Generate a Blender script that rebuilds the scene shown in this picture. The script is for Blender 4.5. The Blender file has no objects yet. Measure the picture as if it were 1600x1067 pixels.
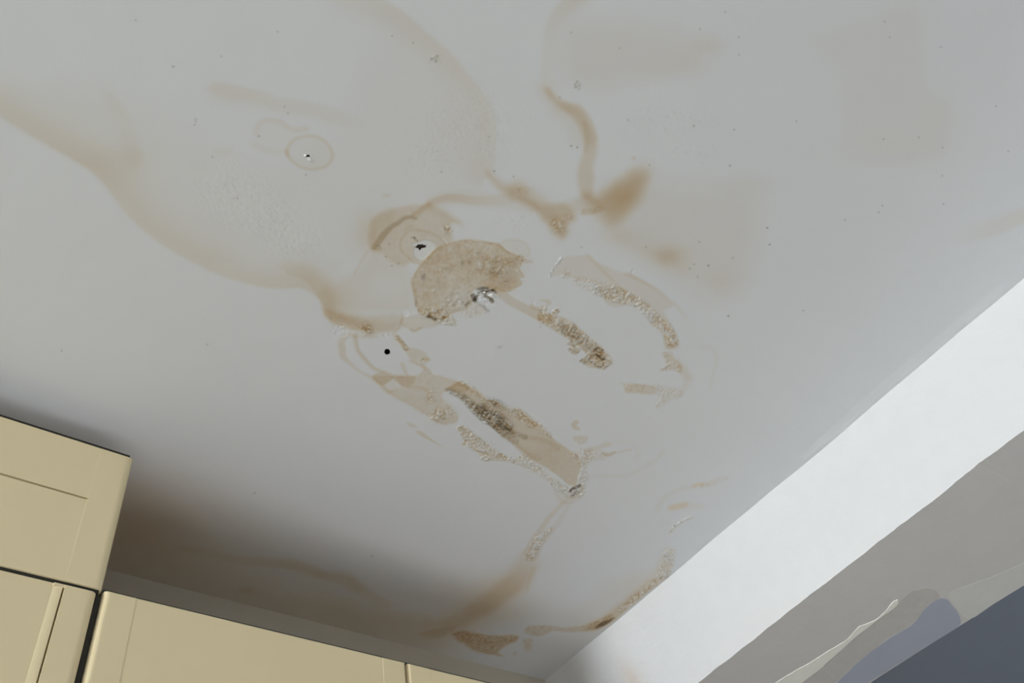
import bpy, bmesh, math
import numpy as np
from mathutils import Matrix, Vector

C = bpy.context.scene.collection
SC = bpy.context.scene

# ------------------------------------------------------------------ camera
F_PX = 1355.32                                   # focal length in pixels of a 1600 wide frame
R = np.array([[0.79141261, -0.58958715, -0.16140962],
              [-0.38176525, -0.68294393, 0.62277033],
              [-0.47741111, -0.43124771, -0.76557433]])   # world -> camera axes
EYE = np.array([0.0, 0.0, 1.5])
cam_data = bpy.data.cameras.new('camera')
cam_data.sensor_width = 36.0
cam_data.lens = 36.0 * F_PX / 1600.0
cam_data.clip_start = 0.02
cam = bpy.data.objects.new('camera', cam_data)
C.objects.link(cam)
mw = Matrix([list(r) for r in R.T]).to_4x4()
mw.translation = Vector(EYE)
cam.matrix_world = mw
SC.camera = cam

# ------------------------------------------------------------------ world, daylight, exposure
world = bpy.data.worlds.new('world')
SC.world = world
world.use_nodes = True
world.node_tree.nodes['Background'].inputs['Color'].default_value = (0.62, 0.78, 1.0, 1)
world.node_tree.nodes['Background'].inputs['Strength'].default_value = 0.6
SC.view_settings.view_transform = 'Standard'
SC.view_settings.look = 'None'
SC.view_settings.gamma = 1.0
SC.view_settings.use_curve_mapping = False
SC.view_settings.exposure = -0.70


def area(name, loc, direction, sx, sy, power, col):
    ld = bpy.data.lights.new(name, 'AREA')
    ld.shape = 'RECTANGLE'
    ld.size, ld.size_y, ld.energy, ld.color = sx, sy, power, col
    o = bpy.data.objects.new(name, ld)
    C.objects.link(o)
    o.location = loc
    o.rotation_euler = Vector(direction).to_track_quat('-Z', 'Y').to_euler()
    return o


# daylight through the window in the left wall; added weak fill behind the camera
area('window_daylight', (-6.52, -0.02, 1.72), (1, 0, 0), 0.92, 0.84, 510, (0.90, 0.955, 1.0))
area('front_fill_light', (-0.4, -2.92, 1.05), (0, 1, 0), 1.8, 2.0, 3, (0.90, 0.95, 1.0))  # unseen fill lamp, added to lift the fronts a little
# the sun comes in at the window and falls on the floor
sd = bpy.data.lights.new('sun', 'SUN')
sd.energy, sd.angle, sd.color = 78.0, math.radians(0.6), (1.0, 0.985, 0.975)
sun = bpy.data.objects.new('sun', sd)
C.objects.link(sun)
sun.rotation_euler = Vector((4.8, 0.0, -1.0)).to_track_quat('-Z', 'Y').to_euler()

# ------------------------------------------------------------------ room constants
ZC, ZB = 2.5, 2.2853                 # ceiling, underside of the boxed beam
BX, SX = 1.2787, 1.6609              # beam face and far side
YW = 1.308                           # wall behind the cabinets
YF = 0.9846                          # cabinet fronts
XL, XR, YB = -6.5, 4.2, -2.9


def ray(px, py):
    return R.T @ np.array([(px - 800.0) / F_PX, -(py - 533.5) / F_PX, -1.0])


def on_z(px, py, z=ZC):
    d = ray(px, py)
    return EYE + d * ((z - EYE[2]) / d[2])


def on_x(px, py, x):
    d = ray(px, py)
    return EYE + d * ((x - EYE[0]) / d[0])


# ------------------------------------------------------------------ materials
def mat(name, col, rough=0.6, bump=None, var=None, spec=0.3):
    m = bpy.data.materials.new(name)
    m.use_nodes = True
    nt = m.node_tree
    b = nt.nodes['Principled BSDF']
    b.inputs['Roughness'].default_value = rough
    b.inputs['Specular IOR Level'].default_value = spec
    tc = nt.nodes.new('ShaderNodeTexCoord')
    nz = nt.nodes.new('ShaderNodeTexNoise')
    sc, amt = var if var else (30.0, 0.03)
    nz.inputs['Scale'].default_value = sc
    nz.inputs['Detail'].default_value = 5
    nt.links.new(tc.outputs['Object'], nz.inputs['Vector'])
    rm = nt.nodes.new('ShaderNodeMapRange')
    rm.inputs['To Min'].default_value = 1 - amt
    rm.inputs['To Max'].default_value = 1 + amt
    nt.links.new(nz.outputs['Fac'], rm.inputs['Value'])
    vm = nt.nodes.new('ShaderNodeVectorMath')
    vm.operation = 'SCALE'
    vm.inputs[0].default_value = col
    nt.links.new(rm.outputs['Result'], vm.inputs['Scale'])
    nt.links.new(vm.outputs['Vector'], b.inputs['Base Color'])
    if bump:
        bz = nt.nodes.new('ShaderNodeTexNoise')
        bz.inputs['Scale'].default_value = bump[0]
        bz.inputs['Detail'].default_value = 4
        nt.links.new(tc.outputs['Object'], bz.inputs['Vector'])
        bn = nt.nodes.new('ShaderNodeBump')
        bn.inputs['Strength'].default_value = 1.0
        bn.inputs['Distance'].default_value = bump[1]
        nt.links.new(bz.outputs['Fac'], bn.inputs['Height'])
        nt.links.new(bn.outputs['Normal'], b.inputs['Normal'])
    return m


M_WALL = mat('white_wall_paint', (0.74, 0.74, 0.72), 0.75, (60, 0.0006))
M_TAUPE = mat('taupe_wall_paint', (0.53, 0.48, 0.395), 0.75, (60, 0.0006))
M_FLOOR = mat('pale_oak_floor', (0.465, 0.455, 0.445), 0.95, None, (3, 0.2), 0.0)
M_SLATE = mat('slate_blue_paint', (0.26, 0.30, 0.37), 0.75, (40, 0.0006))
M_CREAM = mat('cream_cabinet_paint', (0.87, 0.73, 0.455), 0.45, None, (14, 0.02))
M_CHIP = mat('raw_chipboard', (0.86, 0.60, 0.34), 0.8, (300, 0.0005), (220, 0.3))
M_DARK = mat('dark_edge_and_seam_shade', (0.03, 0.027, 0.02), 0.7)  # cabinet top edge, and painted shade in the door gaps
M_GREEN = mat('dark_green_edge', (0.05, 0.06, 0.045), 0.6)
M_PALE = mat('pale_grey_green_edge', (0.42, 0.46, 0.42), 0.5)
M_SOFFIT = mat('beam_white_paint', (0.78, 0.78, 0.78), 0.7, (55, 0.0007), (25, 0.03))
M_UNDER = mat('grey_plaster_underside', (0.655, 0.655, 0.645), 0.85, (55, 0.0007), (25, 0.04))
M_FILL = mat('pale_filler', (0.93, 0.94, 0.87), 0.8, (140, 0.0012), (60, 0.05))
M_BLUE = mat('old_blue_grey_paint', (0.43, 0.47, 0.56), 0.6, (50, 0.0004), (25, 0.04))
M_SKIM = mat('grey_skim_plaster', (0.58, 0.575, 0.55), 0.85, (90, 0.001), (45, 0.08))
M_SKIM2 = mat('thin_white_skim', (0.69, 0.70, 0.675), 0.8, (70, 0.0006), (30, 0.05))
M_VOID = mat('dark_drilled_void', (0.02, 0.016, 0.012), 0.9)
M_RUST = mat('rusty_screw_metal', (0.11, 0.085, 0.065), 0.6, (400, 0.0004), (300, 0.4))
M_CHALK = mat('white_plaster_flake', (0.88, 0.88, 0.86), 0.8, (400, 0.0005))
M_FRAME = mat('white_window_frame', (0.85, 0.85, 0.85), 0.4)


# ------------------------------------------------------------------ mesh helpers
def link_mesh(name, verts, faces, material, parent=None, smooth=False):
    me = bpy.data.meshes.new(name)
    me.from_pydata([tuple(map(float, v)) for v in verts], [], faces)
    bm = bmesh.new()
    bm.from_mesh(me)
    bmesh.ops.recalc_face_normals(bm, faces=bm.faces)
    bm.to_mesh(me)
    bm.free()
    me.materials.append(material)
    if smooth:
        me.shade_smooth()
    o = bpy.data.objects.new(name, me)
    C.objects.link(o)
    if parent is not None:
        o.parent = parent
        o.matrix_parent_inverse = parent.matrix_world.inverted()
    return o


def box(name, lo, hi, material, parent=None, bevel=0.0):
    bm = bmesh.new()
    bmesh.ops.create_cube(bm, size=1.0)
    lo, hi = Vector(lo), Vector(hi)
    for v in bm.verts:
        v.co = Vector([lo[i] + (v.co[i] + 0.5) * (hi[i] - lo[i]) for i in range(3)])
    if bevel:
        bmesh.ops.bevel(bm, geom=bm.edges[:], offset=bevel, segments=2, affect='EDGES')
    me = bpy.data.meshes.new(name)
    bm.to_mesh(me)
    bm.free()
    me.materials.append(material)
    o = bpy.data.objects.new(name, me)
    C.objects.link(o)
    if parent is not None:
        o.parent = parent
        o.matrix_parent_inverse = parent.matrix_world.inverted()
    return o


def structure(o, label=None):
    o['kind'] = 'structure'
    if label:
        o['label'] = label
    return o


def thing(name, label, cat, loc, group=None):
    o = bpy.data.objects.new(name, None)
    o.empty_display_size = 0.1
    C.objects.link(o)
    o.location = loc
    o.matrix_world = Matrix.Translation(loc)
    o['label'], o['category'] = label, cat
    if group:
        o['group'] = group
    return o


# ------------------------------------------------------------------ the setting
structure(box('floor', (XL - 0.1, YB - 0.1, -0.1), (XR + 0.1, YW + 0.1, 0.0), M_FLOOR))
structure(box('wall_back', (XL - 0.1, YW, 0.0), (XR + 0.1, YW + 0.1, ZC + 0.1), M_TAUPE),
          'taupe back wall, a sliver showing above the wall cabinets')


def wall_with_hole(name, axis, pos, thick, a0, a1, h0, h1, b0, b1, c0, c1):
    """a wall in the plane axis=pos from a0..a1, 0..ZC with an opening b0..b1 x c0..c1"""
    bm = bmesh.new()

    def slab(p0, p1, q0, q1):
        if p1 - p0 < 1e-4 or q1 - q0 < 1e-4:
            return
        r = bmesh.ops.create_cube(bm, size=1.0)
        for v in r['verts']:
            u = p0 + (v.co.x + .5) * (p1 - p0)
            w = q0 + (v.co.z + .5) * (q1 - q0)
            t = pos + (v.co.y + .5) * thick
            v.co = (t, u, w) if axis == 'x' else (u, t, w)
    slab(a0, b0, h0, h1)
    slab(b1, a1, h0, h1)
    slab(b0, b1, h0, c0)
    slab(b0, b1, c1, h1)
    me = bpy.data.meshes.new(name)
    bm.to_mesh(me)
    bm.free()
    me.materials.append(M_WALL)
    o = bpy.data.objects.new(name, me)
    C.objects.link(o)
    return structure(o)


wall_with_hole('wall_left', 'x', XL - 0.1, 0.1, YB - 0.1, YW, 0, ZC + 0.1, -0.45, 0.40, 1.25, 2.2)
wall_with_hole('wall_front', 'y', YB - 0.1, 0.1, XL, XR + 0.1, 0, ZC + 0.1, -1.35, 0.55, 0.0, 2.1)
structure(box('wall_right', (XR, YB, 0), (XR + 0.1, YW, ZC + 0.1), M_SLATE))


# ------------------------------------------------------------------ ceiling with its water stains
STEP = 0.0011
GX0, GX1, GY0, GY1 = -0.26, BX + 0.004, -0.30, YW + 0.002
NX, NY = int((GX1 - GX0) / STEP) + 1, int((GY1 - GY0) / STEP) + 1
gx = np.linspace(GX0, GX1, NX)
gy = np.linspace(GY0, GY1, NY)
XX, YY = np.meshgrid(gx, gy)                     # row = y
XX, YY = XX.astype(np.float32), YY.astype(np.float32)
D = np.zeros_like(XX)                            # brown tide stain, plus brown shade painted by the cabinets
O_ = np.zeros_like(XX)                           # rusty orange stain
G = np.zeros_like(XX)                            # grey grime
W = np.zeros_like(XX)                            # clean white plaster showing
RG = np.zeros_like(XX)                           # blistered, flaking paint
rng = np.random.default_rng(7)


def lattice_noise(scale, octaves=1, seed=0):
    r = np.random.default_rng(seed)
    out = np.zeros_like(XX)
    amp, tot = 1.0, 0.0
    for _ in range(octaves):
        nx, ny = int((GX1 - GX0) / scale) + 3, int((GY1 - GY0) / scale) + 3
        L = r.random((ny, nx)).astype(np.float32)
        fx, fy = (gx - GX0) / scale, (gy - GY0) / scale
        ix, iy = fx.astype(int), fy.astype(int)
        tx, ty = (fx - ix).astype(np.float32), (fy - iy).astype(np.float32)
        tx, ty = tx * tx * (3 - 2 * tx), ty * ty * (3 - 2 * ty)
        a = L[iy][:, ix] * (1 - tx) + L[iy][:, ix + 1] * tx
        b = L[iy + 1][:, ix] * (1 - tx) + L[iy + 1][:, ix + 1] * tx
        out += amp * (a * (1 - ty[:, None]) + b * ty[:, None])
        tot += amp
        amp *= 0.5
        scale *= 0.5
    return out / tot - 0.5                       # about -0.5 .. 0.5


WX, WY = lattice_noise(0.022, 3, 11), lattice_noise(0.022, 3, 12)
N_MED = lattice_noise(0.03, 3, 13)
N_FINE = lattice_noise(0.0052, 2, 14)
N_GRAIN = lattice_noise(0.0030, 1, 15)

# names of the close-ups the outlines were measured in: x0, y0, magnification
Z = {'A': (500, 240, 4.0), 'B': (480, 480, 5.333), 'C': (660, 580, 5.333), 'D': (740, 380, 4.0), 'E': (740, 120, 4.0),
     'F': (350, 120, 5.333), 'G': (640, 740, 3.2), 'H': (0, 100, 2.667), 'I': (300, 800, 2.667), 'J': (800, 700, 2.908),
     'K': (560, 0, 3.556), 'L': (1000, 0, 2.667), 'M': (0, 0, 2.667), 'N': (560, 310, 8.889), 'O': (630, 360, 7.62),
     'P': (620, 430, 8.889), 'Q': (850, 540, 6.4), 'S': (840, 640, 5.155), 'T': (800, 460, 8.2), 'U': (850, 240, 4.0),
     'V': (1180, 900, 3.81), 'W': (1100, 400, 3.194), 'X': (0, 0, 1.0)}


def px(key, p):
    z = Z[key]
    return z[0] + p[0] / z[2], z[1] + p[1] / z[2]


def plan(key, pts):
    """measured points -> metres on the ceiling, plus the local size of a pixel there"""
    out, sc = [], []
    for p in pts:
        u, v = px(key, p)
        a, b, c = on_z(u, v), on_z(u + 1, v), on_z(u, v + 1)
        out.append(a[:2])
        e, f = (b - a)[:2], (c - a)[:2]
        sc.append(math.sqrt(abs(e[0] * f[1] - e[1] * f[0])))
    return np.array(out), float(np.mean(sc))


def smooth_line(P, n=4, closed=False):
    P = np.asarray(P, float)
    if len(P) < 3:
        return P
    m = len(P)
    idx = range(m if closed else m - 1)
    out = []
    for i in idx:
        p1, p2 = P[i], P[(i + 1) % m]
        p0 = P[i - 1] if (closed or i > 0) else 2 * p1 - p2
        p3 = P[(i + 2) % m] if (closed or i + 2 < m) else 2 * p2 - p1
        for k in range(n):
            t = k / n
            out.append(0.5 * (2 * p1 + (p2 - p0) * t + (2 * p0 - 5 * p1 + 4 * p2 - p3) * t * t
                              + (3 * p1 - p0 - 3 * p2 + p3) * t ** 3))
    if not closed:
        out.append(P[-1])
    return np.array(out)


def window(lo, hi, pad):
    i0 = max(0, int((lo[0] - pad - GX0) / STEP))
    i1 = min(NX, int((hi[0] + pad - GX0) / STEP) + 2)
    j0 = max(0, int((lo[1] - pad - GY0) / STEP))
    j1 = min(NY, int((hi[1] + pad - GY0) / STEP) + 2)
    return slice(j0, j1), slice(i0, i1)


def put(ch, sl, val, mode):
    a = ch[sl]
    if mode == 'add':
        a += val
    elif mode == 'max':
        np.maximum(a, val, out=a)
    elif mode == 'mul':
        a *= (1 - val)


def stroke(key, pts, d=0.3, w=2.0, soft=(4, 4), ch=None, warp=1.0, mode='add', sm=4, closed=False, rough=0.0):
    """a run of stain along a line; soft = fade to the left and right of travel, in pixels; points may carry width and density"""
    if ch is None:
        ch = D
    P, s = plan(key, pts)
    ws = np.array([p[2] if len(p) > 2 else w for p in pts]) * s
    ds = np.array([p[3] if len(p) > 3 else d for p in pts])
    Q = smooth_line(np.column_stack([P, ws, ds]), sm, closed)
    if closed:
        Q = np.vstack([Q, Q[:1]])
    sL, sR = soft[0] * s, soft[1] * s
    pad = max(sL, sR) * 2.3 + ws.max() + warp * s
    sl = window(Q[:, :2].min(0), Q[:, :2].max(0), pad)
    X = XX[sl] + WX[sl] * (2.4 * warp * s)
    Y = YY[sl] + WY[sl] * (2.4 * warp * s)
    if X.size == 0:
        return
    best = np.full_like(X, 1e9)
    side = np.zeros_like(X)
    wid = np.zeros_like(X)
    den = np.zeros_like(X)
    for a, b in zip(Q[:-1], Q[1:]):
        dx, dy = b[0] - a[0], b[1] - a[1]
        l2 = dx * dx + dy * dy
        if l2 < 1e-14:
            continue
        t = np.clip(((X - a[0]) * dx + (Y - a[1]) * dy) / l2, 0, 1)
        ex, ey = X - (a[0] + t * dx), Y - (a[1] + t * dy)
        d2 = ex * ex + ey * ey
        m = d2 < best
        best = np.where(m, d2, best)
        side = np.where(m, dx * ey - dy * ex, side)
        wid = np.where(m, a[2] + t * (b[2] - a[2]), wid)
        den = np.where(m, a[3] + t * (b[3] - a[3]), den)
    dist = np.maximum(np.sqrt(best) - wid, 0)
    sg = np.where(side > 0, sR, sL)
    val = den * np.exp(-(dist / np.maximum(sg, 1e-6)) ** 2)
    put(ch, sl, val, mode)
    if rough:
        put(RG, sl, np.clip(val / max(ds.max(), 1e-3), 0, 1) * rough, 'max')


def poly(key, pts, d=0.3, soft=(3, 3), ch=None, warp=1.0, mode='add', rim=None, sm=3, rough=0.0, mott=0.0):
    """a patch of stain; soft = fade inside and outside the outline, rim = (extra density, width)"""
    if ch is None:
        ch = D
    P, s = plan(key, pts)
    Q = smooth_line(P, sm, True)
    si, so = soft[0] * s, soft[1] * s
    sl = window(Q.min(0), Q.max(0), so + 3 * warp * s + (rim[1] * s if rim else 0))
    X = XX[sl] + WX[sl] * (2.4 * warp * s)
    Y = YY[sl] + WY[sl] * (2.4 * warp * s)
    if X.size == 0:
        return
    best = np.full_like(X, 1e9)
    ins = np.zeros(X.shape, bool)
    for a, b in zip(Q, np.roll(Q, -1, 0)):
        dx, dy = b - a
        l2 = dx * dx + dy * dy
        if l2 < 1e-14:
            continue
        t = np.clip(((X - a[0]) * dx + (Y - a[1]) * dy) / l2, 0, 1)
        best = np.minimum(best, (X - a[0] - t * dx) ** 2 + (Y - a[1] - t * dy) ** 2)
        c = (a[1] > Y) != (b[1] > Y)
        if abs(dy) > 1e-12:
            ins ^= c & (X < dx * (Y - a[1]) / dy + a[0])
    sd = np.where(ins, 1, -1) * np.sqrt(best)
    t = np.clip((sd + so) / (si + so), 0, 1)
    m = t * t * (3 - 2 * t)
    val = d * m
    if mott:
        val = val * np.clip(1 + mott * 2 * N_FINE[sl], 0, 3)
    if rim:
        val = val + rim[0] * np.exp(-(sd / (rim[1] * s)) ** 2)
    put(ch, sl, val, mode)
    if rough:
        put(RG, sl, m * rough, 'max')


def blob(key, c, r, d=0.3, ch=None, mode='add', rough=0.0, warp=1.0, power=1.0):
    """a soft spot, r = (rx, ry) in close-up pixels"""
    k = 16
    if ch is None:
        ch = D
    e, s = plan(key, [c, (c[0] + r[0], c[1]), (c[0], c[1] + r[1])])
    u, v = e[1] - e[0], e[2] - e[0]
    inv = np.linalg.inv(np.column_stack([u, v]))
    ext = (np.abs(u) + np.abs(v)) * 2.2
    sl = window(e[0] - ext, e[0] + ext, 0)
    X = XX[sl] + WX[sl] * (2.4 * warp * s) - e[0][0]
    Y = YY[sl] + WY[sl] * (2.4 * warp * s) - e[0][1]
    if X.size == 0:
        return
    q = (inv[0, 0] * X + inv[0, 1] * Y) ** 2 + (inv[1, 0] * X + inv[1, 1] * Y) ** 2
    m = np.exp(-q ** power)
    put(ch, sl, d * m, mode)
    if rough:
        put(RG, sl, rough * m, 'max')


# ---- broad faint tide from the left edge of the leak
stroke('H', [(-120, 150, 1, .16), (0, 205, 1, .2), (110, 270, 1, .2), (230, 345, 1, .24), (350, 410, 1, .25), (430, 480, 1, .24),
             (500, 570, 1, .2), (580, 660, 1, .19), (680, 740, 1, .2), (780, 805, 1, .2), (900, 860, 1, .21), (1030, 905, 1, .22),
             (1150, 925, 1, .24), (1250, 925, 1, .27), (1310, 950, 1, .26), (1350, 990, 1, .28), (1368, 1040, 1, .3), (1400, 1075, 1, .25)],
       soft=(34, 5), warp=2)
stroke('H', [(60, 190), (200, 270), (340, 350), (450, 420), (540, 520), (620, 620), (720, 700), (860, 780)], d=.06, w=12, soft=(40, 14), warp=3)
poly('X', [(60, 150), (150, 240), (240, 340), (330, 405), (430, 440), (510, 470), (580, 400), (660, 320), (760, 280), (755, 170), (700, 80),
           (620, 20), (565, 80), (520, 200), (430, 255), (330, 220), (230, 160), (140, 120)], d=.055, soft=(50, 30), warp=6)
stroke('H', [(465, 140, 2, .07), (490, 200, 3, .09), (520, 240, 3, .07), (560, 390, 5, .1)], soft=(9, 12), warp=2)
blob('H', (500, 400), (110, 60), .09)
stroke('H', [(900, 95, 4, .14), (980, 110, 5, .16), (1050, 125, 4, .13), (1180, 165, 5, .08), (1320, 190, 6, .09), (1480, 240, 8, .04)], soft=(5, 12), warp=2)
poly('M', [(880, 350), (1000, 370), (1250, 430), (1460, 510), (1300, 500), (1100, 470), (950, 450), (870, 420)], .05, (20, 12), warp=3)
blob('H', (935, 365), (40, 22), .08)
# ring round a screw
ring = [(525, 620), (545, 560), (610, 510), (710, 490), (800, 510), (870, 570), (905, 650), (880, 715), (830, 750), (740, 770), (650, 755), (570, 705), (530, 650)]
stroke('F', ring, d=.2, w=.8, soft=(2.2, 2.2), closed=True, warp=.6)
poly('F', ring, .06, (4, 2), warp=.6)
stroke('F', [(520, 620), (530, 660)], d=.15, w=1.5, soft=(2, 2), warp=.4)
stroke('F', [(260, 470, 1, .08), (300, 385, 1.5, .12), (370, 360, 1.5, .12), (470, 375, 2, .14), (520, 410, 1.2, .14), (570, 435, 1.2, .13),
             (680, 432, 2.5, .13)], soft=(3, 4), warp=1)
stroke('F', [(250, 560), (320, 605), (400, 620), (500, 632)], d=.08, w=1.5, soft=(5, 5))
blob('F', (285, 495), (14, 14), .2)
poly('F', [(260, 400), (360, 350), (480, 370), (540, 430), (700, 430), (600, 500), (530, 600), (400, 620), (270, 560)], .04, (8, 5))
blob('F', (1350, 990), (30, 16), .2)
# arc running down from the top edge
stroke('K', [(-60, -40, 5, .14), (40, 0, 5, .16), (130, 30, 5, .17), (220, 85, 4, .16), (330, 170, 3, .17), (420, 245, 2, .17), (500, 315, 2, .17),
             (570, 390, 2, .16), (640, 480, 2, .13), (700, 560, 2, .12), (735, 650, 3, .12), (740, 740, 4, .11), (725, 850, 8, .1), (705, 950, 9, .14)],
       soft=(5, 24), warp=1.5)
blob('K', (560, 700), (220, 260), .05, warp=4)
# branch from the top, down to the dark lobe
stroke('K', [(1230, -30, 5, .2), (1170, 15, 5, .2), (1110, 70, 4, .16), (1080, 130, 3, .13), (1050, 250, 3, .09), (1040, 400, 3, .09), (1050, 490, 3, .12)],
       soft=(14, 6), warp=2)
poly('X', [(880, 20), (1000, 20), (1090, 40), (1135, 70), (1112, 92), (1106, 116), (1060, 130), (1000, 142), (940, 152), (880, 140), (862, 100), (868, 50)],
     .12, (40, 9), warp=4)
blob('L', (290, 190), (70, 45), .1, warp=2)
blob('L', (180, 280), (130, 50), .06, warp=2)
poly('E', [(455, 100), (540, 180), (625, 260), (676, 350), (690, 450), (662, 540), (650, 640), (675, 740), (735, 745), (750, 650), (745, 560), (768, 460),
           (765, 380), (735, 310), (700, 240), (660, 195), (590, 172), (520, 135), (475, 75)], .34, (6, 7), warp=1.2)
stroke('E', [(440, 70, 2, .12), (490, 125, 3, .18), (570, 178, 3, .2), (640, 195, 3, .2), (690, 235, 3, .2), (730, 310, 3, .2), (750, 380, 3, .14)],
       soft=(4, 10), warp=1)
stroke('E', [(690, 290), (700, 310), (705, 380), (700, 460)], d=.14, w=1.2, soft=(3, 3))
stroke('E', [(560, 220), (640, 300), (670, 380)], d=.12, w=4, soft=(12, 14), warp=2)
# left arm of the junction
poly('E', [(75, 590), (130, 615), (200, 668), (280, 688), (330, 715), (360, 758), (420, 790), (500, 800), (570, 800), (640, 860), (640, 900), (610, 915),
           (590, 945), (575, 1000), (545, 1015), (500, 960), (430, 890), (390, 835), (330, 800), (250, 765), (170, 720), (105, 650)], .42, (9, 7), warp=1.6)
stroke('E', [(270, 700), (350, 750), (420, 800), (480, 860), (520, 910), (545, 970)], d=.28, w=5, soft=(9, 9), warp=1.4)
blob('E', (530, 925), (55, 50), .22, rough=.7)
blob('E', (595, 875), (30, 30), .2, rough=.6)
blob('E', (290, 705), (60, 22), .14, rough=.3)
stroke('E', [(-260, 780), (-120, 745), (0, 755), (120, 770), (250, 780), (360, 800)], d=.1, w=6, soft=(6, 9), warp=1.5)
poly('E', [(500, 800), (600, 775), (690, 745), (760, 760), (800, 800), (780, 850), (720, 862), (650, 850), (600, 860)], .24, (8, 6), warp=1.5)
stroke('E', [(690, 845), (740, 840), (790, 825)], d=.25, w=2.5, soft=(3, 3), rough=.3)
# dark right lobe with its fading tail
poly('E', [(690, 740), (780, 740), (850, 692), (910, 645), (985, 595), (1060, 590), (1078, 625), (1058, 700), (1030, 775), (980, 850), (925, 905), (850, 922),
           (800, 872), (755, 825)], .62, (16, 14), warp=2)
blob('E', (930, 745), (120, 90), .34, warp=2)
stroke('E', [(840, 800), (920, 730), (1000, 660), (1050, 610)], d=.14, w=8, soft=(14, 14), warp=2)
blob('E', (730, 770), (60, 45), .12)
poly('U', [(330, 410), (420, 465), (560, 540), (720, 575), (840, 610), (900, 700), (860, 765), (780, 735), (650, 685), (530, 600), (420, 505)], .2, (30, 22), warp=3)
blob('U', (770, 640), (95, 55), .32, warp=3)
blob('U', (500, 520), (160, 70), .1, warp=3)
poly('X', [(1000, 285), (1080, 285), (1180, 300), (1192, 360), (1175, 420), (1135, 470), (1090, 460), (1050, 430), (1000, 400), (950, 360), (985, 330)], .13, (45, 28), warp=5)
blob('U', (1100, 800), (170, 90), .07, warp=3)
blob('U', (560, 30), (14, 12), .25)
# broad grey-beige zone at the right
poly('X', [(1290, 120), (1240, 60), (1360, 10), (1458, -20), (1463, 120), (1485, 150), (1492, 220), (1482, 252), (1420, 262), (1330, 250), (1300, 200)], .07, (45, 14), warp=5)
blob('L', (1250, 490), (90, 100), .06, warp=3)
blob('L', (440, 770), (110, 50), .07, warp=3)
blob('L', (1000, 640), (260, 80), .05, warp=3)
stroke('L', [(1700, 860, 6, .14), (1600, 900, 5, .14), (1540, 930, 5, .12), (1470, 955, 6, .1), (1350, 985, 6, .04)], soft=(8, 14), warp=2)

# ---- lobe round the chipped screw
poly('N', [(180, 330), (260, 240), (400, 160), (560, 115), (750, 88), (950, 85), (1060, 100), (1200, 180), (1350, 290), (1400, 345), (1310, 345), (1270, 400),
           (1290, 480), (1310, 560), (1230, 640), (1120, 700), (980, 820), (860, 905), (740, 890), (620, 940), (450, 880), (330, 770), (190, 740), (150, 600)],
     .36, (6, 5), warp=1.5, mott=.2)
blob('N', (90, 520), (170, 260), .2, warp=2)
blob('N', (330, 330), (240, 190), .14, warp=2)
stroke('N', [(170, 620), (190, 420), (270, 280), (420, 190)], d=.1, w=3, soft=(4, 8))
dk = [(790, 285, .6), (720, 265, .9), (640, 282, 1.4), (560, 340, 1.8), (470, 392, 1.6), (400, 455, 2.4), (330, 545, 2.8), (270, 625, 2.6), (225, 690, 1.6)]
stroke('N', dk, d=.3, soft=(1.6, 2.8), warp=.7)
stroke('N', dk, d=.16, soft=(1.6, 2.8), warp=.7, ch=G)
stroke('N', [(965, 70, 1), (900, 130, 1.8), (830, 190, 2), (760, 225, 1)], d=.34, soft=(4, 2.4), warp=.7)
stroke('N', [(650, 440), (690, 405), (745, 385)], d=.2, w=.7, soft=(1.4, 1.4), warp=.5)
stroke('N', [(1200, 610), (1150, 560), (1050, 500), (900, 450), (760, 435), (660, 480), (600, 560), (585, 650), (605, 735), (690, 825), (780, 895), (850, 905)],
       d=.2, w=.6, soft=(1.6, 1.6), warp=.5)
stroke('N', [(1170, 560), (1230, 625)], d=.5, w=1, soft=(1.2, 1.2), ch=W, mode='max', warp=.4)
poly('N', [(840, 600), (920, 570), (1010, 600), (1072, 670), (1000, 765), (930, 835), (860, 862), (780, 812), (760, 730), (790, 680), (745, 650), (785, 612)],
     .85, (1.5, 1.2), ch=W, mode='max', warp=.6)
blob('N', (1245, 430), (60, 60), .12, rough=1)
blob('N', (270, 690), (40, 40), .2, rough=.8)
stroke('N', [(740, 545), (775, 550), (820, 600)], d=.3, w=.5, soft=(.8, .8), ch=G, warp=.3)
blob('N', (778, 545), (14, 16), .5, ch=G, warp=.3)
for c in [(430, 635), (550, 905), (460, 935), (380, 805)]:
    blob('N', c, (14, 11), .25, ch=G, warp=.4, rough=.5)
# beige field left of the core, with its own faint line
poly('A', [(330, 600), (240, 710), (110, 800), (10, 840), (20, 900), (100, 965), (300, 1000), (520, 990), (590, 950), (575, 800), (545, 700), (430, 640)], .17, (14, 9), warp=2)
blob('A', (430, 830), (120, 90), .45, ch=W, mode='max')
stroke('A', [(320, 580), (270, 650), (210, 760)], d=.12, w=.7, soft=(1.5, 1.5))
stroke('A', [(690, 305, 2, .3), (740, 285, 2.4, .3), (800, 272, 3, .28), (880, 280, 3.5, .26), (960, 292, 4, .2), (1060, 290, 5, .12), (1180, 280, 6, .1)], soft=(3, 5), warp=.8)
stroke('A', [(700, 330), (780, 355), (840, 400), (885, 440)], d=.1, w=2, soft=(3, 8))

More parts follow.
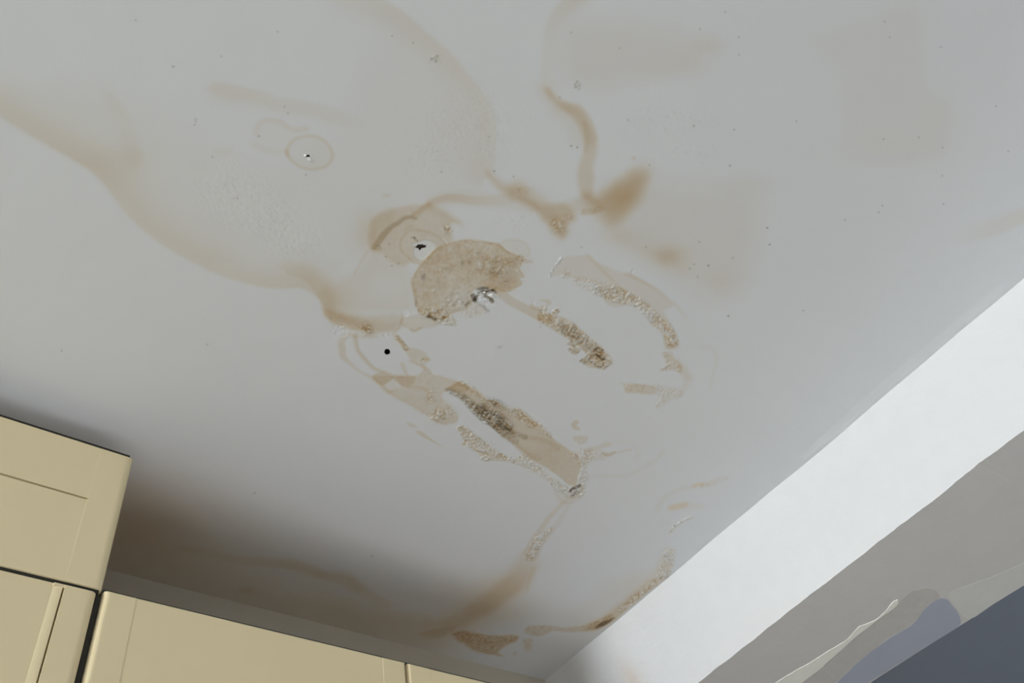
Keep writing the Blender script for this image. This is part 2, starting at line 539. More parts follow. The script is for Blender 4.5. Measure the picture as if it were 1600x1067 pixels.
# ---- core patch
core = [(95, 570), (150, 490), (205, 415), (280, 330), (370, 240), (440, 190), (540, 150), (650, 120), (780, 105), (900, 120), (1050, 143), (1150, 170),
        (1230, 240), (1320, 280), (1390, 330), (1420, 400), (1395, 460), (1445, 555), (1385, 580), (1425, 640), (1330, 700), (1240, 742), (1130, 722),
        (1000, 680), (880, 690), (810, 760), (830, 840), (800, 905), (700, 960), (580, 1000), (500, 1060), (350, 1050), (190, 1000), (150, 880), (120, 740), (95, 640)]
poly('O', core, .46, (1.5, 1.2), warp=1.1, rough=.16, mott=.35)
for pts in ([(200, 640), (330, 560), (470, 470), (640, 440)], [(260, 760), (420, 640), (560, 560), (720, 600)], [(700, 300), (860, 260), (1000, 300), (1150, 280)],
            [(760, 560), (900, 480), (1050, 540), (1200, 620), (1340, 600)], [(420, 330), (600, 300), (760, 350)], [(1000, 640), (1150, 660), (1280, 690)]):
    stroke('O', pts, d=.1, w=3, soft=(3, 7), warp=3)
stroke('O', [(150, 900), (120, 740), (95, 600), (150, 490), (205, 415), (280, 330), (370, 240), (440, 190), (540, 150), (650, 120), (780, 103), (900, 118),
             (1050, 143), (1150, 170), (1230, 240), (1330, 285), (1400, 330)], d=.24, w=.6, soft=(1.3, 3), warp=.5)
blob('O', (480, 400), (230, 170), .1, warp=2)
blob('O', (1130, 430), (270, 170), .16, warp=2, rough=.5)
blob('O', (1150, 480), (190, 80), .1, ch=G, warp=2, rough=.7)
blob('O', (950, 330), (180, 60), .05, ch=G, warp=2)
blob('O', (600, 560), (150, 90), .35, ch=W, mode='max', warp=2)
blob('O', (680, 830), (190, 150), .6, ch=W, mode='max', warp=2)
blob('O', (660, 850), (170, 130), .07, ch=G, warp=2, rough=.6)
blob('O', (340, 970), (200, 60), .1, warp=2, rough=1)
blob('O', (330, 850), (100, 90), .08, warp=2)
stroke('O', [(405, 300), (470, 225), (560, 185), (680, 180), (780, 210)], d=.12, w=1, soft=(1.4, 3))
stroke('O', [(1135, 160), (1250, 118), (1370, 118), (1470, 170), (1500, 260), (1480, 310)], d=.16, w=.7, soft=(1.6, 1.6), warp=.6)
poly('O', [(1150, 165), (1260, 122), (1380, 125), (1480, 200), (1490, 300), (1400, 310), (1300, 270), (1220, 220)], .1, (4, 1.5))
stroke('O', [(1380, 325, 3, .3), (1450, 352, 2.4, .36), (1520, 372, 1, .2)], soft=(2.5, 2.5), rough=.6)
blob('O', (1240, 590), (170, 60), .1, warp=2)
for c, r, d in [((235, 555), (26, 34), .4), ((255, 520), (12, 14), .3), ((150, 865), (14, 40), .35), ((890, 275), (40, 16), .2), ((1060, 365), (40, 12), .22),
                ((710, 390), (18, 26), .25), ((790, 385), (20, 22), .25), ((890, 465), (22, 12), .3), ((960, 420), (16, 16), .25), ((1215, 605), (40, 12), .25),
                ((320, 1030), (40, 22), .4), ((380, 1055), (30, 14), .35), ((1110, 515), (60, 20), .16), ((1330, 370), (70, 50), .07), ((520, 455), (50, 14), .12)]:
    blob('O', c, r, d, ch=G, warp=.8)
for c, r in [((260, 600), (40, 16)), ((360, 715), (36, 14)), ((905, 390), (30, 44)), ((440, 470), (60, 20)), ((640, 560), (60, 18)), ((690, 580), (50, 14)),
             ((860, 290), (26, 34)), ((1330, 470), (40, 22)), ((1410, 580), (36, 16))]:
    blob('O', c, r, .5, ch=W, mode='max', warp=1.2, rough=.6)
# peeled grey flakes at its foot
poly('O', [(890, 790), (980, 755), (1090, 745), (1090, 830), (1075, 900), (990, 890), (920, 860)], .8, (1.5, 1.5), ch=W, mode='max')
for pts, w, d in [([(890, 705), (940, 690), (1005, 690)], 1.5, .42), ([(965, 745), (1010, 730), (1060, 712)], 1.3, .5), ([(1060, 712), (1085, 720), (1102, 742)], 1.2, .34),
                  ([(825, 775), (835, 800), (855, 835)], 2.2, .42), ([(890, 775), (870, 800), (850, 825)], 1.3, .34), ([(985, 785), (1030, 810), (1062, 850)], 1.7, .42),
                  ([(900, 745), (930, 725), (960, 720)], .9, .4), ([(850, 835), (900, 880), (950, 910), (1015, 960)], 1.0, .11), ([(790, 850), (750, 890)], 1.2, .25)]:
    stroke('O', pts, d=d * 1.7, w=w, soft=(1.2, 1.2), ch=G, warp=1.2)
blob('O', (960, 790), (170, 110), .0, rough=.8)
poly('O', [(800, 850), (900, 890), (1000, 960), (900, 1010), (780, 1040), (700, 1000)], .18, (4, 4), rough=.3)
# scalloped edge below the core
poly('P', [(60, 590), (55, 690), (200, 762), (260, 778), (330, 742), (470, 722), (560, 690), (500, 610), (380, 590), (250, 560), (160, 580)], .22, (2, 1.2), rim=(.08, 2), warp=.8)
poly('P', [(500, 600), (560, 680), (700, 690), (830, 690), (800, 600), (700, 560)], .2, (3, 3), rough=.8)
stroke('P', [(440, 575), (490, 590), (545, 620)], d=.45, w=1.2, soft=(1, 1), ch=G, warp=.5)
stroke('P', [(200, 765), (260, 775), (330, 735)], d=.25, w=1, soft=(1.6, 1.6))
blob('P', (120, 530), (45, 50), .9, ch=W, mode='max', warp=.6, power=2)
blob('P', (650, 590), (120, 60), .08, ch=G, rough=1)

# ---- lower left tide and the small loops round the drilled hole
stroke('X', [(455, 424, 4, .12), (478, 430, 6, .2), (496, 446, 6, .16), (506, 468, 4, .2), (510, 486, 3, .3), (520, 498, 3, .34), (536, 505, 3, .36), (556, 513, 3, .36)],
       soft=(13, 3), warp=1)
poly('B', [(150, 10), (300, 40), (520, 60), (780, 50), (775, 160), (700, 212), (600, 228), (500, 240), (430, 205), (330, 142), (220, 100), (165, 60)], .26, (8, 2.5), warp=1, mott=.2)
stroke('B', [(170, 60), (260, 112), (400, 150), (520, 160), (640, 175), (760, 165)], d=.16, w=4, soft=(9, 4), warp=1.2)
blob('B', (500, 185), (55, 50), .24, rough=1)
blob('B', (510, 190), (30, 26), .18, ch=G, rough=1)
stroke('B', [(795, 60), (788, 110), (765, 170), (710, 225)], d=.2, w=.8, soft=(1.6, 1.6), warp=.6)
blob('B', (300, 190), (110, 70), .7, ch=W, mode='max', rough=.45, warp=1.5)
blob('B', (665, 235), (40, 22), .8, ch=W, mode='max', rough=.5, warp=.6)
stroke('B', [(590, 245, 1, .1), (470, 248, 1, .14), (400, 240, 1.4, .2), (340, 235, 1.6, .26), (290, 285, 2.6, .28), (295, 350, 2.8, .26), (302, 410, 2.4, .26), (370, 475, 1.2, .2),
             (450, 540, .8, .16), (530, 580, 1, .24), (600, 640, 1.6, .2), (660, 700, 1.6, .2), (760, 760, 1.4, .14), (870, 820, 1.4, .12), (960, 880, 1.6, .14)],
       soft=(2, 2.4), warp=.6)
stroke('B', [(400, 240), (410, 310), (432, 372), (490, 440), (560, 508), (650, 540), (710, 568), (790, 575)], d=.32, w=1, soft=(1.6, 2.6), warp=.6)
poly('B', [(540, 572), (620, 540), (690, 570), (725, 585), (645, 645), (600, 640)], .36, (2, 1.6), warp=.6)
poly('B', [(730, 590), (800, 568), (900, 575), (900, 620), (860, 655), (800, 660), (750, 625)], .34, (3, 2), warp=.6)
poly('B', [(540, 570), (700, 570), (900, 570), (960, 505), (860, 445), (820, 375), (760, 295), (715, 235), (760, 225), (830, 320), (900, 340), (965, 360), (1025, 430),
           (985, 480), (1035, 550), (1150, 580), (1280, 620), (1350, 680), (1300, 715), (1180, 690), (1125, 740), (1180, 800), (1260, 900), (1240, 965),
           (1120, 980), (1000, 905), (880, 825), (760, 762), (660, 702), (600, 640)], .3, (3, 1.8), warp=.8, mott=.25)
poly('B', [(640, 660), (700, 605), (745, 615), (790, 660), (840, 680), (720, 690)], .5, (2.5, 2), ch=W, mode='max', warp=.6)
for pts, d in [([(790, 470), (812, 520), (832, 570)], .22), ([(860, 450), (940, 488), (1000, 512), (1030, 552)], .22), ([(680, 705), (760, 680), (850, 665), (960, 672), (1025, 725)], .18),
               ([(1010, 640), (1040, 590), (1100, 570), (1160, 600)], .1), ([(1160, 690), (1250, 650), (1320, 660), (1370, 700)], .18)]:
    stroke('B', pts, d=d, w=.9, soft=(1.6, 1.8), warp=.6)
stroke('B', [(745, 255), (790, 305), (820, 350)], d=.3, w=1.8, soft=(2, 2), rough=.7)
blob('B', (990, 435), (34, 14), .5, warp=.5)
blob('B', (955, 455), (40, 28), .45, ch=W, mode='max', rough=.7, warp=.6)
for c, r, d in [((1035, 770), (34, 34), .05), ((1130, 890), (90, 60), .14), ((1080, 920), (70, 40), .14), ((1030, 730), (24, 40), .06)]:
    blob('B', c, r, d, rough=1)
blob('B', (1190, 760), (50, 36), .6, ch=W, mode='max')
poly('B', [(820, 960), (870, 965), (915, 1000), (870, 1000)], .22, (2, 2))
poly('B', [(900, 1030), (960, 1040), (1010, 1080), (1080, 1130), (1140, 1170), (1060, 1130), (960, 1080)], .34, (1.6, 1.6), warp=.7)
blob('B', (850, 500), (120, 50), .05)

# ---- long flaking run
run = [(205, 150), (270, 100), (330, 88), (385, 130), (450, 165), (540, 235), (620, 248), (690, 308), (800, 318), (880, 378), (960, 438), (1040, 510), (1130, 590), (1250, 670),
       (1310, 730), (1325, 800), (1295, 880), (1275, 955), (1215, 945), (1160, 895), (1080, 835), (1000, 790), (940, 750), (880, 700), (810, 650), (750, 600), (680, 560),
       (590, 480), (510, 400), (440, 340), (380, 280), (310, 225), (270, 180)]
poly('C', run, .45, (2, 1.5), warp=.9, mott=.2)
stroke('C', [(330, 90), (450, 165), (540, 235), (700, 310), (800, 320), (960, 440), (1060, 525)], d=.12, w=2, soft=(1.5, 5), rough=.5)
stroke('C', [(215, 155, 2, .16), (330, 215, 3, .26), (440, 310, 5, .3), (520, 370, 8, .36), (600, 420, 8, .36), (690, 510, 7, .26), (760, 580, 4, .12)], soft=(3, 2), ch=G, rough=1, warp=1.4)
stroke('C', [(490, 310), (560, 350), (640, 400), (700, 470)], d=.28, w=5, soft=(5, 4), ch=G, rough=.9, warp=1.6)
stroke('C', [(560, 245, 3, .2), (620, 270, 4, .24), (670, 300, 3, .12)], soft=(3, 3), ch=G, rough=1, warp=1)
stroke('C', [(700, 480), (780, 515), (860, 545), (960, 560), (1060, 595), (1130, 640)], d=.2, w=1.6, soft=(2, 4), warp=.8)
stroke('C', [(700, 480), (780, 515), (850, 545)], d=.16, w=1.6, soft=(2, 3), ch=G, rough=.5)
stroke('C', [(760, 600), (810, 650), (880, 700), (960, 735)], d=.24, w=1.6, soft=(4, 1.6), warp=.8)
stroke('C', [(820, 375), (870, 410), (920, 440)], d=.06, w=4, soft=(4, 4), rough=.9)
blob('C', (740, 330), (60, 30), .1, ch=G, rough=.8)
blob('C', (1050, 720), (150, 100), .1, warp=2)
poly('C', [(640, 680), (760, 720), (850, 690), (940, 760), (1040, 850), (1150, 925), (1220, 960), (1345, 955), (1335, 1030), (1250, 1065), (1120, 1010), (1040, 915), (930, 845),
           (830, 795), (700, 745)], .14, (3, 3), rough=1, warp=1.2)
poly('C', [(1240, 690), (1320, 640), (1400, 660), (1420, 730), (1360, 800), (1380, 890), (1330, 980), (1280, 930), (1320, 830), (1290, 740)], .1, (4, 4), rough=.9, warp=1.4)
poly('C', [(1090, 1000), (1180, 1040), (1340, 1030), (1300, 1090), (1180, 1110), (1100, 1070)], .12, (4, 3), rough=.3)
stroke('C', [(1240, 995), (1270, 970), (1305, 955)], d=.75, w=1.3, soft=(1.4, 1.2), ch=G, warp=.5)
stroke('C', [(1250, 1035), (1285, 1005)], d=.3, w=1.2, soft=(1.4, 1.2), ch=G, warp=.5)
poly('C', [(285, 460), (340, 455), (450, 525), (520, 580), (600, 645), (690, 700), (740, 745), (600, 740), (510, 745), (470, 690), (400, 640), (325, 612), (345, 570), (300, 505)],
     .32, (2, 1.6), rough=.9, warp=.9)
blob('C', (520, 640), (70, 60), .35, ch=W, mode='max', rough=1)
blob('C', (400, 600), (60, 40), .35, ch=W, mode='max', rough=1)

# ---- diagonal branch right of the core
stroke('D', [(90, 270, 2, .2), (130, 285, 4, .3), (190, 330, 4.5, .32), (260, 380, 5, .32), (340, 420, 5.5, .34), (400, 450, 6.5, .38), (460, 470, 7, .38)], soft=(2, 1.6), warp=.9)
stroke('D', [(440, 465, 7, .4), (520, 500, 8, .44), (580, 530, 9.5, .46), (640, 580, 8, .46), (690, 620, 7.5, .46), (740, 660, 8, .44), (790, 705, 7, .4), (835, 745, 5, .36)],
       soft=(3, 2.5), warp=1.2, rough=.75)
stroke('D', [(540, 510, 4, .1), (600, 550, 5, .22), (650, 590, 3, .26), (700, 630, 3, .18), (780, 690, 2, .2), (820, 740, 1.2, .26)], soft=(3, 3), ch=G, rough=1, warp=1.4)
poly('T', [(865, 850), (960, 770), (1010, 735), (1050, 700), (1110, 680), (1195, 730), (1150, 790), (1190, 850), (1255, 862), (1240, 920), (1180, 965), (1110, 945), (1000, 932), (930, 890)],
     .34, (2, 1.5), rough=1, warp=1)
poly('T', [(695, 630), (760, 585), (800, 640), (875, 690), (862, 740), (800, 768), (725, 720), (760, 670)], .36, (2, 1.5), rough=1, warp=.8)
for pts, w, d in [([(1080, 760), (1130, 815), (1190, 855)], 1, .4), ([(1060, 700), (1110, 690), (1160, 715)], 1.2, .36), ([(1115, 930), (1165, 912)], 1.6, .42),
                  ([(880, 850), (930, 815), (960, 790)], 1, .3), ([(930, 880), (980, 850), (1010, 800)], 1.6, .24), ([(1020, 860), (1060, 880)], 1.4, .24),
                  ([(735, 700), (780, 720), (840, 740)], 1, .22), ([(710, 620), (760, 600)], 1, .2)]:
    stroke('T', pts, d=d, w=w, soft=(1, 1), ch=G, warp=.7)
poly('T', [(345, 78), (420, 66), (500, 80), (505, 120), (430, 145), (440, 110)], .3, (1.6, 1.4))
poly('T', [(525, 200), (575, 178), (615, 205), (590, 240), (530, 255)], .5, (1.6, 1.2), rough=.8)
stroke('T', [(250, 155), (290, 180), (340, 190)], d=.34, w=1.5, soft=(1.6, 1.6))
stroke('T', [(380, 175), (420, 165), (430, 200)], d=.34, w=1.2, soft=(1.4, 1.4), rough=.8)
blob('T', (370, 215), (24, 20), .35, ch=G, warp=.6, rough=.8)
blob('T', (410, 275), (14, 14), .35, ch=G, warp=.6)
blob('T', (400, 215), (20, 26), .7, ch=W, mode='max', warp=.5)
blob('T', (290, 110), (60, 40), .4, ch=W, mode='max', rough=.4)
blob('T', (960, 580), (20, 10), .3, ch=G)
blob('T', (370, 415), (12, 9), .2, ch=G)

# ---- right arc
poly('D', [(478, 205), (530, 112), (570, 85), (640, 78), (720, 78), (760, 108), (830, 138), (920, 178), (980, 188), (1080, 240), (1170, 308), (1250, 388), (1190, 420), (1215, 470),
           (1245, 530), (1275, 590), (1278, 650), (1200, 662), (1188, 590), (1200, 550), (1108, 515), (1130, 470), (1080, 430), (1000, 382), (880, 402), (820, 362), (790, 300),
           (760, 252), (650, 232), (560, 200)], .19, (3, 2), warp=1)
stroke('D', [(640, 225, 3, .06), (790, 285, 8, .12), (900, 325, 9, .15), (1000, 360, 6, .14), (1080, 412, 5, .14), (1150, 490, 6, .14), (1205, 535, 6, .16), (1240, 620, 7, .16)],
       soft=(3, 3), rough=1, warp=1.3)
stroke('D', [(715, 75), (790, 150), (850, 210), (910, 270), (960, 315)], d=.14, w=.8, soft=(1.5, 2.4), warp=.5)
stroke('D', [(960, 190, .8, .16), (1060, 240, .8, .17), (1150, 290, .8, .16), (1210, 340, .8, .14), (1270, 390, .8, .12), (1330, 470, .8, .06)], soft=(1.6, 2.6), warp=.5)
stroke('D', [(545, 98), (510, 150), (478, 205)], d=.6, w=1, soft=(1.4, 1.4), ch=W, mode='max', rough=.9, warp=.6)
blob('D', (575, 195), (26, 24), .1, rough=1)
blob('D', (640, 225), (26, 14), .1, rough=.8)
blob('D', (985, 175), (24, 16), .4, ch=W, mode='max', rough=.7)
poly('D', [(1178, 690), (1230, 678), (1255, 722), (1300, 762), (1300, 810), (1250, 792), (1165, 796), (1205, 750)], .28, (2, 2), rough=.5)
poly('D', [(1270, 730), (1340, 780), (1370, 860), (1320, 850), (1280, 800)], .12, (5, 5))
blob('D', (1235, 640), (40, 24), .18)
poly('Q', [(800, 385), (880, 376), (960, 380), (1100, 405), (1112, 480), (1000, 486), (900, 476), (818, 472)], .27, (1.6, 1.2), warp=.6, rough=.35)
for k in range(6):
    stroke('Q', [(815 + 32 * k, 455), (842 + 32 * k, 400)], d=.2, w=.6, soft=(1, 1), warp=.4)
poly('Q', [(1090, 400), (1230, 405), (1380, 450), (1365, 512), (1280, 532), (1220, 580), (1135, 625), (1108, 595), (1170, 500), (1110, 480)], .15, (4, 4), rough=.45, warp=1)
poly('Q', [(1320, 100), (1420, 210), (1480, 330), (1440, 420), (1380, 480), (1360, 430), (1400, 330), (1340, 220)], .1, (6, 5), warp=1.5)
stroke('Q', [(765, 375), (800, 390)], d=.12, w=.8, soft=(1.4, 1.4))
blob('Q', (1025, 712), (30, 22), .0, rough=.9)
stroke('D', [(1420, 650), (1490, 660), (1515, 720), (1500, 790), (1480, 900)], d=.05, w=1, soft=(2, 2))

# ---- bits below and right of the run
poly('S', [(272, 135), (285, 95), (320, 82), (338, 105), (315, 130), (348, 155), (310, 168)], .36, (1.6, 1.3), warp=.6)
poly('S', [(288, 215), (400, 213), (392, 262), (330, 278), (290, 250)], .24, (2, 1.6), rough=.4)
poly('S', [(395, 312), (490, 285), (575, 255), (605, 290), (520, 315), (430, 335)], .18, (2.5, 2))
poly('S', [(380, 320), (520, 330), (540, 400), (440, 410), (390, 450), (340, 420)], .12, (4, 4), rough=.5)
stroke('S', [(530, 355, 1.4), (572, 364, 2.4), (615, 344, 1.6)], d=.4, soft=(1.3, 1.3), warp=.5)
stroke('S', [(640, 345), (700, 330), (750, 325)], d=.14, w=1, soft=(1.6, 1.6))
stroke('S', [(410, 545), (560, 535), (700, 535), (780, 505), (850, 462), (930, 420), (1010, 340)], d=.07, w=1, soft=(3, 3))
stroke('S', [(650, 260), (760, 270), (810, 330), (800, 400)], d=.05, w=1, soft=(3, 3))
stroke('S', [(1080, 787, 1.5), (1130, 780, 3), (1185, 764, 1.5)], d=.42, soft=(3.5, 3.5), ch=O_, warp=.6)
stroke('S', [(1262, 612, 1.5), (1295, 603, 2.2), (1325, 605, 1)], d=.32, soft=(2.4, 2.4), ch=O_, warp=.6)
stroke('S', [(1340, 605, 2, .14), (1420, 585, 3, .12), (1510, 550, 2, .06)], soft=(3, 4), rough=.5)
stroke('S', [(965, 810), (990, 745), (1040, 695), (1120, 650), (1250, 622)], d=.07, w=1.2, soft=(3, 3))
stroke('S', [(1200, 790), (1260, 775), (1310, 780)], d=.1, w=3, soft=(3, 3), ch=O_)
stroke('S', [(1065, 985), (1110, 935), (1170, 895), (1235, 870)], d=.1, w=1.2, soft=(1.5, 1.5), rough=1)
for c in [(1105, 940), (1225, 878), (1075, 980), (1160, 905)]:
    blob('S', c, (8, 7), .3, ch=G, warp=.4)

# ---- the run towards the wall
stroke('G', [(770, 140, 2, .2), (745, 165, 1.6, .2), (700, 215, 1.6, .26), (655, 275, 1.6, .22), (610, 340, 2, .22), (580, 395, 3, .24)], soft=(3, 2), warp=.8)
stroke('G', [(800, 150, 1.5, .1), (745, 240, 1.5, .12), (705, 290, 2, .14), (650, 365, 2, .14), (615, 425, 3, .2)], soft=(3, 3), warp=.8)
stroke('G', [(700, 280, 2), (650, 330, 4), (620, 380, 5), (598, 420, 4)], d=.1, soft=(3, 3), rough=1)
poly('G', [(545, 400), (600, 425), (642, 460), (620, 510), (595, 575), (555, 610), (490, 630), (420, 690), (330, 730), (250, 745), (320, 650), (410, 575), (485, 500)], .2, (14, 10), warp=1.6)
stroke('G', [(615, 440, 3, .1), (560, 510, 5, .26), (500, 570, 6, .3), (420, 630, 7, .28), (330, 690, 8, .24), (240, 750, 8, .2)], soft=(10, 18), warp=1.5)
blob('G', (340, 620), (210, 90), .22, warp=3)
blob('G', (520, 690), (170, 60), .12, warp=3)
blob('G', (160, 740), (200, 50), .16, warp=3)
blob('G', (450, 560), (90, 70), .12, warp=3)
stroke('G', [(620, 470), (600, 530), (588, 580)], d=.14, w=1, soft=(2, 2))
stroke('X', [(745, 960, 10, .14), (690, 985, 12, .22), (600, 978, 14, .24), (520, 962, 14, .22), (440, 950, 12, .16), (360, 938, 10, .1)], soft=(30, 18), warp=4)  # brown stain and brown shading of the dark zone, painted together
poly('G', [(205, 800), (270, 785), (400, 808), (530, 808), (535, 838), (480, 860), (450, 890), (465, 912), (430, 908), (340, 893), (265, 850), (235, 830)], .78, (5, 3), rough=.4, warp=1.8, mott=.3)
poly('G', [(50, 795), (170, 768), (240, 755), (200, 802), (140, 822), (70, 815)], .3, (5, 4), warp=2, mott=.3)
blob('G', (590, 860), (20, 24), .4, rough=.4)
blob('G', (575, 835), (12, 10), .3)
blob('G', (603, 832), (10, 10), .3)
blob('G', (526, 900), (9, 8), .35)
poly('G', [(578, 782), (600, 762), (680, 757), (760, 766), (850, 762), (930, 738), (1000, 700), (1020, 722), (970, 762), (900, 786), (800, 790), (720, 786), (650, 812), (600, 802)],
     .36, (3, 3), rough=.3, warp=1.2, mott=.25)
blob('G', (930, 770), (120, 40), .14, warp=2)
stroke('G', [(930, 765, 4, .5), (1000, 730, 4, .6), (1060, 680, 3.5, .5), (1120, 630, 3, .46), (1180, 580, 3, .4), (1230, 540, 3, .34), (1265, 512, 4, .3), (1282, 465, 4, .24),
             (1298, 395, 3, .14)], soft=(9, 4), warp=.9)
stroke('G', [(1060, 680, 3), (1180, 580, 3), (1262, 520, 6), (1285, 455, 5), (1298, 395, 4)], d=.02, soft=(3, 3), rough=1)
stroke('G', [(850, 720), (950, 680), (1060, 620), (1160, 550)], d=.12, w=6, soft=(22, 14), warp=2)
stroke('G', [(938, 768, 1.2, .5), (965, 752, 2.4, .8), (995, 736, 1.6, .7), (1020, 722, .8, .3)], soft=(1.6, 1.6), ch=G, warp=.7)
blob('G', (1100, 560), (160, 70), .07, ch=O_, warp=3)
blob('G', (860, 850), (160, 60), .1, warp=3)
stroke('I', [(-30, 150, 2, .12), (200, 200, 3, .16), (400, 212, 4, .22), (480, 232, 3, .24), (560, 268, 3, .22), (640, 285, 5, .22), (720, 335, 4, .16), (800, 385, 6, .12)], soft=(5, 6), warp=2)
stroke('I', [(380, 215), (500, 260), (640, 262), (700, 320)], d=.12, w=3, soft=(5, 5), warp=2)
blob('I', (225, 325), (40, 18), .2)
poly('X', [(60, 800), (160, 760), (230, 760), (290, 800), (320, 860), (420, 880), (490, 888), (545, 905), (620, 950), (700, 985), (720, 1060), (560, 1060), (300, 1000), (60, 940)],
     .16, (50, 24), warp=4)  # corner water stain, its brown also warming the cabinet shadow
blob('X', (230, 850), (140, 95), .3)  # stain density that also darkens the shadow beside the tall cabinet

stroke('X', [(1560, 452, 3), (1480, 520, 5), (1400, 587, 6), (1300, 674, 6), (1255, 712, 3)], d=.9, soft=(4, 4), ch=W, mode='max', warp=1)
# ---- scattered pits and specks
for key, lst in [('X', [(434, 50), (271, 104), (212, 32), (346, 88), (324, 538), (398, 770), (96, 548), (304, 195), (306, 190), (517, 497)]),
                 ('L', [(356, 50), (250, 122), (412, 155), (1020, 90), (1040, 155), (1255, 195), (652, 505), (1015, 580), (1162, 573), (1260, 615), (1535, 630), (1260, 732), (376, 690),
                        (1010, 857), (995, 885), (530, 950), (540, 1020), (1265, 850), (1483, 443), (855, 917), (225, 525), (392, 540), (412, 228)]),
                 ('U', [(235, 585), (638, 583), (1395, 463), (1410, 568), (1162, 75), (1152, 1015), (1027, 698), (960, 770), (970, 552), (1182, 652), (938, 690), (910, 718)]),
                 ('W', [(122, 300), (495, 272), (22, 48)]), ('I', [(750, 183)]), ('E', [(610, 432), (648, 438), (130, 590), (250, 625), (968, 270), (1375, 305), (1100, 550)]),
                 ('K', [(188, 200), (305, 238), (755, 950), (460, 955), (1182, 180), (1452, 268), (1180, 810), (1215, 820), (725, 760), (1120, 540)]),
                 ('H', [(720, 10), (815, 230), (1080, 300), (1185, 178), (1200, 206), (990, 560), (1275, 462), (885, 388)])]:
    for c in lst:
        k = Z[key][2]
        blob(key, c, (1.8 * k, 1.4 * k), .26, ch=G, warp=.4, power=1.5)
for c, r in [((405, 325), 3), ((430, 340), 3), ((440, 310), 2.5), ((425, 318), 2), ((1218, 452), 3), ((1210, 480), 4), ((1225, 470), 3), ((1202, 468), 3), ((1212, 462), 2)]:
    blob('K', c, (r * 2.2, r * 1.8), .34, ch=G, warp=.5)
blob('K', (425, 325), (30, 24), .25, ch=W, mode='max', rough=.9)
blob('K', (1212, 468), (24, 26), .4, ch=W, mode='max', rough=.9)
for c, r in [((1590, 600), (60, 50)), ((600, 700), (260, 180)), ((430, 860), (160, 120)), ((720, 800), (120, 120))]:
    blob('K', c, r, 0.0, rough=.16)
for c, r in [((1180, 700), (60, 50)), ((1000, 540), (160, 100)), ((1230, 740), (110, 60)), ((1100, 640), (140, 80))]:
    blob('H', c, r, 0.0, rough=.22)
for c, r in [((150, 500), (200, 60)), ((300, 510), (60, 30)), ((200, 630), (120, 60)), ((80, 380), (60, 40))]:
    blob('L', c, r, 0.0, rough=.16)
blob('A', (1200, 420), (110, 60), 0.0, rough=.2)
blob('D', (160, 645), (20, 12), .1, ch=G, rough=.5)

# colour: white ceiling paint, the stain soaking into it along with the painted brown shade
RG = np.clip(RG, 0, 1)
grain = np.clip(N_GRAIN * 1.6 + N_FINE * 1.3, -1, 1)
D = 1.12 * D * (1 + 0.3 * RG) * np.clip(1 + 0.25 * N_MED + 1.0 * RG * grain, 0.1, 2.2) * (1 - 0.9 * np.clip(W, 0, 1))
G = G * np.clip(1 + 1.2 * RG * np.roll(grain, 5, 0), 0.2, 2.4)
chips = np.clip((np.roll(grain, (9, 4), (0, 1)) - 0.34) * 3.5, 0, 1) * RG * np.clip(RG * 1.6 - .3, 0, 1)        # pale chips among the flakes
pits = np.clip((-np.roll(grain, (3, 11), (0, 1)) - 0.42) * 3.0, 0, 1) * RG
D = D * (1 - 0.38 * chips)
G = G * (1 - 0.6 * chips) + 0.22 * pits
base = np.array([0.752, 0.775, 0.795], np.float32)
kD = np.array([0.25, 0.49, 0.88], np.float32)
kO = np.array([0.06, 0.36, 0.80], np.float32)
kG = np.array([0.86, 0.95, 1.10], np.float32)
wash = 0.02 * lattice_noise(0.25, 3, 21)[..., None] + 0.012 * N_MED[..., None]
col = base * np.exp(-D[..., None] * kD - O_[..., None] * kO - 1.45 * G[..., None] * kG) * (1 + wash)
col = col * (1 + 0.04 * np.clip(W, 0, 1)[..., None]) * (1 + 0.05 * chips[..., None])
col = np.clip(col, 0.004, 0.93).astype(np.float32)
# relief: blisters and flakes hang a millimetre or so below the ceiling
h = RG * (0.0010 * grain + 0.0004 * N_MED) + 0.00025 * N_MED + 0.0005 * np.clip(W, 0, 1)
edge = np.minimum(np.minimum(XX - GX0, GX1 - XX), np.minimum(YY - GY0, GY1 - YY))
h = h * np.clip(edge / 0.01, 0, 1)
ZZ = ZC + h

HOLES = [('B', (666, 371), [(666 + 25 * math.cos(k * .5236), 371 + 25 * math.sin(k * .5236)) for k in range(12)]),
         ('F', (692, 661), [(660, 662), (680, 650), (700, 648), (718, 660), (712, 672), (690, 668)]),
         ('N', (868, 668), [(785, 682), (825, 642), (880, 638), (945, 655), (935, 684), (875, 690), (852, 735), (835, 692)])]
keep = np.ones((NY - 1, NX - 1), bool)
hole_xy = []
CX, CY = 0.25 * (XX[:-1, :-1] + XX[1:, 1:]) * 2, 0.25 * (YY[:-1, :-1] + YY[1:, 1:]) * 2
for key, c, pts in HOLES:
    q, s_ = plan(key, [c])
    hole_xy.append(q[0])
    P, s_ = plan(key, pts)
    ins = np.zeros(CX.shape, bool)
    for p0, p1 in zip(P, np.roll(P, -1, 0)):
        m_ = (p0[1] > CY) != (p1[1] > CY)
        ins ^= m_ & (CX < (p1[0] - p0[0]) * (CY - p0[1]) / (p1[1] - p0[1] + 1e-12) + p0[0])
    keep &= ~ins

nv = NX * NY
verts = np.stack([XX.ravel(), YY.ravel(), ZZ.ravel()], 1)
idx = np.arange(nv).reshape(NY, NX)
quads = np.stack([idx[:-1, :-1], idx[1:, :-1], idx[1:, 1:], idx[:-1, 1:]], -1)[keep]   # faces look down
